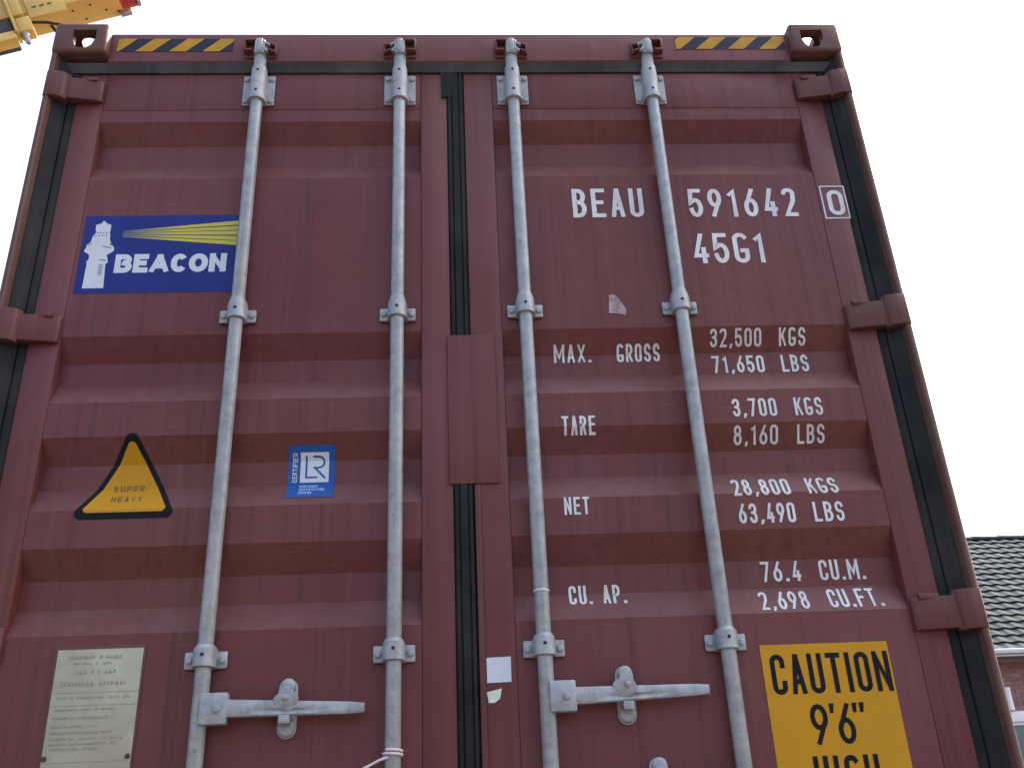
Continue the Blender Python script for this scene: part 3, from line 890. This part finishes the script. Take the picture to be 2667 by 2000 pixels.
decal(bm, 'warning_sticker', ['yellow', 'black', 'soft_black'], left, off=0.0014, label='yellow triangle sticker with black border reading SUPER HEAVY')

# certification sticker
bm = bmesh.new()
poly(bm, [(-0.447, 2.5135), (-0.3295, 2.5135), (-0.3295, 2.6545), (-0.447, 2.6545)], 0, 0)
poly(bm, [(-0.4165, 2.561), (-0.345, 2.561), (-0.345, 2.6385), (-0.4165, 2.6385)], -0.0004, 1)
ribbon(bm, [(-0.4015, 2.631), (-0.4015, 2.5745), (-0.3735, 2.5745)], 0.0048, False, -0.0008, 0, False)
ribbon(bm, [(-0.385, 2.6285), (-0.371, 2.6285)] + arc(-0.371, 2.6145, 0.0145, 0.014, 90, -90, 10) + [(-0.384, 2.6005)], 0.0048, False, -0.0008, 0, False)
ribbon(bm, [(-0.379, 2.5995), (-0.3535, 2.5715)], 0.0048, False, -0.0009, 0, False)
for s_, xe, z0 in (('CONTAINER', -0.371, 2.5455), ('CERTIFICATION', -0.354, 2.535), ('SCHEME', -0.384, 2.5245)):
    text(bm, s_, -0.4165, xe, z0, 0.0075, 0.0013, -0.0004, 2, base=.6, gap=.15)
t = bmesh.new()
text(t, 'CERTIFIED', 0, 0.076, 0, 0.0125, 0.0021, -0.0004, 1, base=.55, gap=.16)
for f in t.faces:
    nf = bm.faces.new([bm.verts.new((-0.4235 - v.co.z, v.co.y, 2.5618 + v.co.x)) for v in f.verts])
    nf.material_index = 1
t.free()
decal(bm, 'certification_sticker', ['lr_blue', 'vinyl_white', 'lr_light'], left, off=0.0014, label='small blue certification sticker with white square')

# data plate
mb = MB().box(-0.9405, -0.7365, D - 0.0030, D - 0.0004, 1.76, 2.1615, 0.001)
cbuild(mb, 'plate_backing', 'maroon_worn', left)
mb = MB().box(-0.9325, -0.7415, D - 0.0046, D - 0.0031, 1.768, 2.1540, 0.0006)
cbuild(mb, 'data_plate', 'plate', left, label='cream metal data plate with faint engraved text')
bm = bmesh.new()
rnd = random.Random(3)
for z in (2.0585, 2.0305, 1.9120):
    ribbon(bm, [(-0.930, z), (-0.744, z)], 0.0013, False, 0, 0, False)
def scribble(z, h, x0, x1, fill=.8):
    x = x0
    while x < x1:
        w = rnd.uniform(.3, .9) * h
        if rnd.random() < fill:
            for q in range(rnd.choice((1, 2))):
                zz = z + rnd.uniform(0, h * .6)
                ribbon(bm, [(x, zz), (x + w, zz + rnd.uniform(-.2, .2) * h)], h * .22, False, -0.0002 * q, 0, False)
            ribbon(bm, [(x + w * .3, z), (x + w * .3, z + h)], h * .18, False, -0.0006, 0, False)
        x += w + h * .25
for z, h, x0, x1 in ((2.132, .0085, -.905, -.790), (2.120, .005, -.90, -.80), (2.099, .009, -.885, -.800), (2.073, .010, -.915, -.85), (2.073, .010, -.83, -.77), (2.045, .006, -.92, -.76)):
    scribble(z, h, x0, x1)
z = 2.020
while z > 1.93:
    scribble(z, .0055, -.922, -.922 + rnd.uniform(.09, .165), .85)
    z -= rnd.choice((.0105, .013, .018))
decal(bm, 'plate_engraving', ['plate_ink'], left, off=0.0050)
for x in (-0.927, -0.749):
    at('rivet', MB().lathe((0, 0, 0), [(0, 0.0062), (-0.002, 0.0055), (-0.0035, 0.002)], 12, 'y').mesh('rivet', 'steel_dark'), left, (x, D - 0.0044, 1.921))

# blank square label, torn scrap and paint remnant on the right door
fo = 0.0040
bm = bmesh.new()
poly(bm, [(0.0387, 2.0475), (0.0945, 2.0485), (0.0951, 2.1055), (0.0390, 2.1042)], 0, 0)
decal(bm, 'blank_label', ['vinyl_white'], right, fo, label='blank white square label on the inner door edge')
bm = bmesh.new()
poly(bm, [(0.0374, 2.0273), (0.0718, 2.035), (0.0669, 2.0122), (0.0548, 2.0038), (0.0412, 2.0035)], 0, 0)
decal(bm, 'label_scrap', ['paper'], right, fo, label='torn remnant of a pale label')
bm = bmesh.new()
poly(bm, [(0.4072, 3.0785), (0.425, 3.0783), (0.442, 3.052), (0.452, 3.0286), (0.4486, 3.0132), (0.43, 3.018), (0.4033, 3.0206)], 0, 0)
M['ghost'] = mat('label_residue', (0.36, 0.27, 0.29), 0.6, 0, 0.1, 60.0, MAROON, 0.9, 45.0)
decal(bm, 'label_scrap', ['ghost'], right, 0.0012, label='patch of label residue')

# ---- container sides, roof, rails, floor, front end
for sx in (-1, 1):
    mb = MB()
    n = 42
    y0, y1 = 0.14, LEN - 0.13
    p = (y1 - y0) / n
    pts = []
    for k in range(n):
        a = y0 + k * p
        pts += [(a, 1.214), (a + p * .36, 1.214), (a + p * .5, 1.180), (a + p * .86, 1.180)]
    pts += [(y1, 1.214), (y1, 1.172), (y0, 1.172)]
    mb.prism([(sx * x, y) for y, x in pts], ZB + 0.165, ZT - 0.08, 'z')
    cbuild(mb, 'side_wall', 'maroon', smooth=False)
    cbuild(MB().box(*sorted((sx * 1.2165, sx * 1.155)), 0.1785, LEN - 0.1785, ZT - 0.0795, ZT - 0.02, 0.004), 'top_rail', 'maroon')
    cbuild(MB().box(*sorted((sx * 1.2165, sx * 1.165)), 0.1785, LEN - 0.1785, ZB + 0.012, ZB + 0.1645, 0.004), 'bottom_rail', 'maroon')
mb = MB()
pts = [(0.151, ZT - 0.035)]
y = 0.2
while y < LEN - 0.3:
    pts += [(y, ZT - 0.035), (y + .02, ZT - 0.018), (y + .11, ZT - 0.018), (y + .13, ZT - 0.035)]
    y += .21
pts += [(LEN - .08, ZT - .035), (LEN - .08, ZT - .05), (0.151, ZT - .05)]
mb.prism(pts, -1.154, 1.154, 'x')
cbuild(mb, 'roof', 'maroon', smooth=False)
cbuild(MB().box(-1.16, 1.16, 0.16, LEN - 0.13, ZB + 0.14, ZB + 0.16), 'floor', 'steel_dark', smooth=False)
cbuild(MB().box(-1.0995, 1.0995, LEN - 0.10, LEN - 0.03, ZB + 0.15, ZT - 0.06, 0.004), 'front_wall', 'maroon', smooth=False)

# ================================================================== cord tied round the second bar
cord = MB()
pts = []
for k in range(41):
    a = R(-40 + 360 * 2.05 * k / 40)
    pts.append((RODS[1] + (RR + .0028) * math.sin(a), RY - (RR + .0028) * math.cos(a), 1.909 - 0.017 * k / 40))
pts += [(-0.200, 0.018, 1.888), (-0.222, 0.018, 1.8775), (-0.237, 0.02, 1.871), (-0.275, 0.025, 1.846), (-0.31, 0.034, 1.80), (-0.318, 0.040, 1.72), (-0.315, 0.043, 1.64)]
cord.tube(pts, 0.0028, 8)
o = cord.build('cord', 'tape')
o['label'] = 'pale pink cord tied round the inner left locking bar'
o['category'] = 'cord'

# ================================================================== trailer under the container
tr = thing('trailer_chassis', 'dark steel trailer chassis carrying the maroon container', 'trailer')
for sx in (-1, 1):
    MB().box(*sorted((sx * .55, sx * .41)), -0.05, LEN, 0.80, ZB - 0.072, 0.01).build('beam', 'chassis', tr)
for y in (0.09, 2.4, 4.8, 7.2, 9.6, LEN - 0.09):
    MB().box(-1.2, 1.2, y - .085, y + .085, ZB - 0.0715, ZB - 0.0005, 0.008).build('cross_member', 'chassis', tr)
wheel_t = MB().lathe((0, 0, 0), [(-.15, .34), (-.14, .45), (-.10, .50), (.10, .50), (.14, .45), (.15, .34)], 32, 'x').mesh('tyre', 'tyre')
wheel_r = MB().lathe((0, 0, 0), [(-.151, .06), (-.152, .33), (.152, .33), (.12, .22), (.155, .06)], 24, 'x').mesh('rim', 'chrome')
for y in (2.2, 3.5, 4.8):
    ax = MB().lathe((0, y, 0.5), [(-1.0, .06), (1.0, .06)], 12, 'x').build('axle', 'chassis', tr)
    for sx in (-1, 1):
        for n_, me in (('tyre', wheel_t), ('rim', wheel_r)):
            w = link(n_, me, ax)
            w.location = (sx * 1.02, y, 0.5)
for sx in (-1, 1):
    MB().box(*sorted((sx * .62, sx * .50)), 10.0, 10.14, 0.0, 0.85, 0.01).build('landing_leg', 'chassis', tr)

# ================================================================== crane at the upper left
P1 = Vector((-4.03921542, 4.97999032, 9.09264671))
ca = Vector((0.90449981, 0.07629523, 0.41959401))
cb = Vector((0.08405225, -0.99646135, 0.0))
cc = Vector((-0.41810922, -0.03526782, 0.90771188))
CM = Matrix(((ca.x, cb.x, cc.x, P1.x), (ca.y, cb.y, cc.y, P1.y), (ca.z, cb.z, cc.z, P1.z), (0, 0, 0, 1)))
base = P1 + ca * -5.2 + cb * .15
crane = thing('crane', 'yellow crane boom with a red head block reaching over the container corner', 'crane', loc=(base.x, base.y, 0))
def cr(mb, name, m):
    o = mb.build(name, m)
    o.parent = crane
    o.matrix_parent_inverse = Matrix.Translation((-base.x, -base.y, 0))
    return o
boom = MB().box(-5.5, 0.985, 0.0, 0.30, 0.0, 0.52, 0.012, m=CM)
boom = cr(boom, 'boom', 'crane_yellow')
cr(MB().box(0.062, 0.398, 0.301, 0.325, -0.10, 0.42, 0.008, m=CM), 'side_plate', 'crane_yellow')
for q in (0.13, 0.20, 0.27):
    cr(MB().box(q - .020, q + .020, 0.3255, 0.331, 0.015, 0.030, 0.003, m=CM), 'slot', 'steel_dark')
cr(MB().box(-0.104, -0.074, 0.20, 0.36, -0.255, 0.52, 0.006, m=CM), 'end_plate', 'crane_yellow')
cr(MB().box(-0.90, -0.105, 0.05, 0.29, -0.19, -0.002, 0.02, m=CM), 'boom_shade_box', 'steel_dark')  # dark box added, its steel colour stands in for shade under the boom
cr(MB().box(-0.0735, 0.061, 0.20, 0.33, -0.245, -0.06, 0.018, m=CM), 'pivot_block', 'crane_yellow')
cr(MB().box(-0.0735, 0.02, 0.301, 0.345, -0.045, 0.40, 0.01, m=CM), 'stiffener', 'crane_yellow')
cr(MB().box(-2.2, -0.1045, 0.22, 0.34, -0.315, -0.215, 0.012, m=CM), 'lower_rail', 'crane_yellow')
b_ = MB()
b_.lathe((-0.030, 0.29, 0), [(-0.37, 0.018), (-0.36, 0.026), (-0.27, 0.026), (-0.262, 0.032), (-0.2455, 0.032)], 16)
b_.bm.transform(CM)
cr(b_, 'pin', 'chrome')
b_ = MB()
b_.tube([(0.02, .27, -.09), (.10, .29, -.135), (.19, .31, -.19), (.28, .31, -.25), (.36, .30, -.31), (.42, .25, -.37), (.43, .18, -.42), (.40, .10, -.40), (.33, .05, -.30), (.25, .05, -.1), (.22, .1, -.01)], 0.014, 8)
b_.bm.transform(CM)
cr(b_, 'hose', 'tyre')
cr(MB().box(0.872, 1.040, 0.301, 0.42, -0.262, 0.30, 0.02, m=CM), 'head_block', 'crane_red')
b_ = MB()
b_.lathe((1.035, 0.36, -0.275), [(-0.03, 0.02), (0.03, 0.02)], 14, 'y')
b_.bm.transform(CM)
cr(b_, 'head_pin', 'chrome')
cr(MB().box(0.87, 0.98, 0.01, 0.07, -0.035, -0.001, 0.008, m=CM), 'wear_pad', 'chrome')
for s_, t_ in ((.55, .07), (.62, .22), (.75, .12), (.86, .07), (.45, .2)):
    b_ = MB().lathe((s_, t_, 0), [(-0.006, 0.010), (-0.001, 0.012)], 8)
    b_.bm.transform(CM)
    cr(b_, 'bolt', 'steel_dark')
cr(MB().box(base.x - .3, base.x + .3, base.y - .3, base.y + .3, 0.4, base.z + .5, 0.03), 'mast', 'crane_yellow')
cr(MB().box(base.x - 1.3, base.x + 1.3, base.y - 1.3, base.y + 1.3, 0.0, 0.4, 0.03), 'base_plate', 'steel_dark')

# ================================================================== brick house at the right
house = thing('brick_house', 'brick house with grey tiled roof and white window behind the container at right', 'house', loc=(14, 18, 0))
def hb(mb, name, m, parent=None, smooth=True, **kw):
    o = mb.build(name, m, smooth=smooth, **kw)
    if parent:
        o.parent = parent
    else:
        o.parent = house
        o.matrix_parent_inverse = Matrix.Translation((-14, -18, 0))
    return o
HX0, HX1, HYW, EZ = 6.0, 24.0, 18.0, 5.40
RYR, RZR = 21.6, 8.93
WX0, WX1, WZ0, WZ1 = 10.80, 12.35, 2.95, 4.29     # window opening
wall = MB()
# four mortar-coloured wall slabs round the opening, plus gable body behind
for x0, x1, z0, z1 in ((HX0, WX0, 0, 5.3), (WX1, HX1, 0, 5.3), (WX0, WX1, 0, WZ0), (WX0, WX1, WZ1, 5.3)):
    wall.box(x0, x1, HYW + .006, HYW + .24, z0, z1)
wall.prism([(HYW + .241, 0), (HYW + .241, 5.3), (RYR, RZR - .2), (2 * RYR - HYW, 5.3), (2 * RYR - HYW, 0)], HX0, HX0 + .24, 'x')
wall.prism([(HYW + .241, 0), (HYW + .241, 5.3), (RYR, RZR - .2), (2 * RYR - HYW, 5.3), (2 * RYR - HYW, 0)], HX1 - .24, HX1, 'x')
wall.box(HX0 + .24, HX1 - .24, 2 * RYR - HYW - .24, 2 * RYR - HYW, 0, 5.3)
wall = hb(wall, 'wall', 'mortar', smooth=False)
BL, BH, CH = 0.215, 0.066, 0.0785
bricks = [MB().box(0, BL, -.008, .05, 0, BH, 0.003, seg=1).mesh('brick', m, smooth=False) for m in BRICK]
rest = MB()
nrow = int(5.28 / CH)
for r_ in range(nrow):
    z = r_ * CH + .006
    x = HX0 + (-.1125 if r_ % 2 else 0)
    while x < HX1 - .05:
        xx0, xx1 = max(x, HX0), min(x + BL, HX1)
        if not (z + BH > WZ0 - .02 and z < WZ1 + .02 and xx1 > WX0 - .02 and xx0 < WX1 + .02):
            if 10.75 < x < 12.2 and z > 3.9 and xx1 - xx0 > BL - .001:
                o = link('brick', random.choice(bricks), wall)
                o.location = (x, HYW + random.uniform(-.002, .002), z)
            elif xx1 - xx0 > .02:
                rest.bm.verts.ensure_lookup_table()
                vs2 = [rest.bm.verts.new(c) for c in ((xx0, HYW - .008, z), (xx1, HYW - .008, z), (xx1, HYW - .008, z + BH), (xx0, HYW - .008, z + BH), (xx0, HYW + .007, z), (xx1, HYW + .007, z), (xx1, HYW + .007, z + BH), (xx0, HYW + .007, z + BH))]
                mi_ = random.randrange(3)
                for q in ((0, 1, 2, 3), (0, 4, 5, 1), (1, 5, 6, 2), (2, 6, 7, 3), (3, 7, 4, 0)):
                    rest.bm.faces.new([vs2[j] for j in q]).material_index = mi_
        x += BL + .0105
hb(rest, 'brickwork', BRICK, wall, smooth=False, kind='stuff')
# window: frame, shutter box, panes, sill
win = MB()
win.box(WX0, WX1, HYW - .03, HYW + .10, WZ1 - .20, WZ1, 0.01)
for x0, x1 in ((WX0, WX0 + .07), (WX1 - .07, WX1), ((WX0 + WX1) / 2 - .04, (WX0 + WX1) / 2 + .04)):
    win.box(x0, x1, HYW + .02, HYW + .09, WZ0, WZ1 - .2005, 0.006)
win.box(WX0 + .0705, WX1 - .0705, HYW + .022, HYW + .088, WZ0, WZ0 + .08, 0.006)
win.box(WX0 + .0705, WX1 - .0705, HYW + .022, HYW + .088, WZ1 - .26, WZ1 - .2005, 0.006)
win = hb(win, 'window', 'upvc')
for x0, x1 in ((WX0 + .071, (WX0 + WX1) / 2 - .041), ((WX0 + WX1) / 2 + .041, WX1 - .071)):
    hb(MB().box(x0, x1, HYW + .05, HYW + .06, WZ0 + .081, WZ1 - .261), 'pane', 'glass', win, smooth=False)
hb(MB().box(WX0 - .06, WX1 + .06, HYW - .07, HYW - .031, WZ0 - .07, WZ0 - .002, 0.006), 'sill', 'upvc', win)
# roof: individual tiles
SL = math.atan2(RZR - EZ, RYR - (HYW - .38))
roof = MB()
dy, dz = RYR - (HYW - .36), RZR - (EZ + .02)
roof.prism([(HYW - .36, EZ - .02), (RYR, RZR - .06), (2 * RYR - HYW + .36, EZ - .02), (2 * RYR - HYW + .36, EZ - .16), (RYR, RZR - .22), (HYW - .36, EZ - .16)], HX0 - .2, HX1 + .2, 'x')
roof = hb(roof, 'roof', 'steel_dark', smooth=False)
TW, NR = 0.30, 19
LS = math.hypot(RYR - (HYW - .38), RZR - EZ)
TG = LS / NR
def tile_pts(w=TW, n=7):
    return [(w * (k / n - .0) * 1.03, 0.014 * math.sin(2 * math.pi * k / n + .6)) for k in range(n + 1)]
TP = tile_pts()
def tile_mesh(m):
    mb = MB()
    rings = []
    for t, lift in ((0, .050), (TG * 1.12, .012)):
        top = [(x, t, lift + h) for x, h in TP]
        bot = [(x, t, lift + h - .016) for x, h in TP[::-1]]
        rings.append(top + bot)
    mb.loft(rings)
    return mb.mesh('roof_tile', m)
tiles = [tile_mesh(m) for m in TILE]
TM = Matrix.Rotation(SL, 4, 'X')
far = MB()
tc = 0
for r_ in range(NR):
    for k in range(int((HX1 - HX0 + .3) / TW)):
        x = HX0 - .15 + k * TW
        t = r_ * TG
        loc = Vector((x, HYW - .40 + t * math.cos(SL), EZ - .005 + t * math.sin(SL)))
        lo_x = 10.4 + (loc.y - 17.6) * .53
        hi_x = 11.7 + (loc.y - 17.6) * .62
        rot = Matrix.Translation(loc) @ TM @ Matrix.Rotation(R(random.uniform(-.5, .5)), 4, 'Y') @ Matrix.Rotation(R(random.uniform(-.6, .6)), 4, 'Z')
        if lo_x < x < hi_x and tc < 300:
            o = link('roof_tile', random.choice(tiles), roof)
            o.matrix_local = rot
            tc += 1
        else:
            me = tiles[0]
            b2 = bmesh.new()
            b2.from_mesh(tiles[0])
            b2.transform(rot)
            far._join(b2, random.randrange(3))
hb(far, 'tile_field', TILE, roof, kind='stuff')
ridge_me = MB()
ridge_me.prism([(RYR + .13 * math.cos(R(a)), RZR - .03 + .12 * math.sin(R(a))) for a in range(0, 181, 20)], 0, .335, 'x', 0.008)
ridge_me = ridge_me.mesh('ridge_tile', TILE[0])
for k in range(int((HX1 - HX0) / .33)):
    o = link('ridge_tile', ridge_me, roof)
    o.location = (HX0 + k * .33, 0, (k % 2) * .008)
# gutter and down pipe
gp = [(HYW - .40 + .065 * math.cos(R(a)), 5.44 - .03 + .085 * math.sin(R(a))) for a in range(180, 361, 18)] + [(HYW - .34, 5.42), (HYW - .46, 5.42)]
hb(MB().box(HX0 - .2, HX1 + .2, HYW - .47, HYW - .385, 5.335, 5.435, 0.02), 'gutter', 'zinc')
hb(MB().box(HX0 - .15, HX1 + .15, HYW - .384, HYW - .012, 5.30, 5.335, 0.005), 'soffit', 'upvc')
hb(MB().lathe((10.885, HYW - .075, 0), [(4.30, .05), (4.305, .055), (4.68, .055), (4.685, .062), (4.74, .062), (4.745, .05)], 14), 'down_pipe', 'upvc')
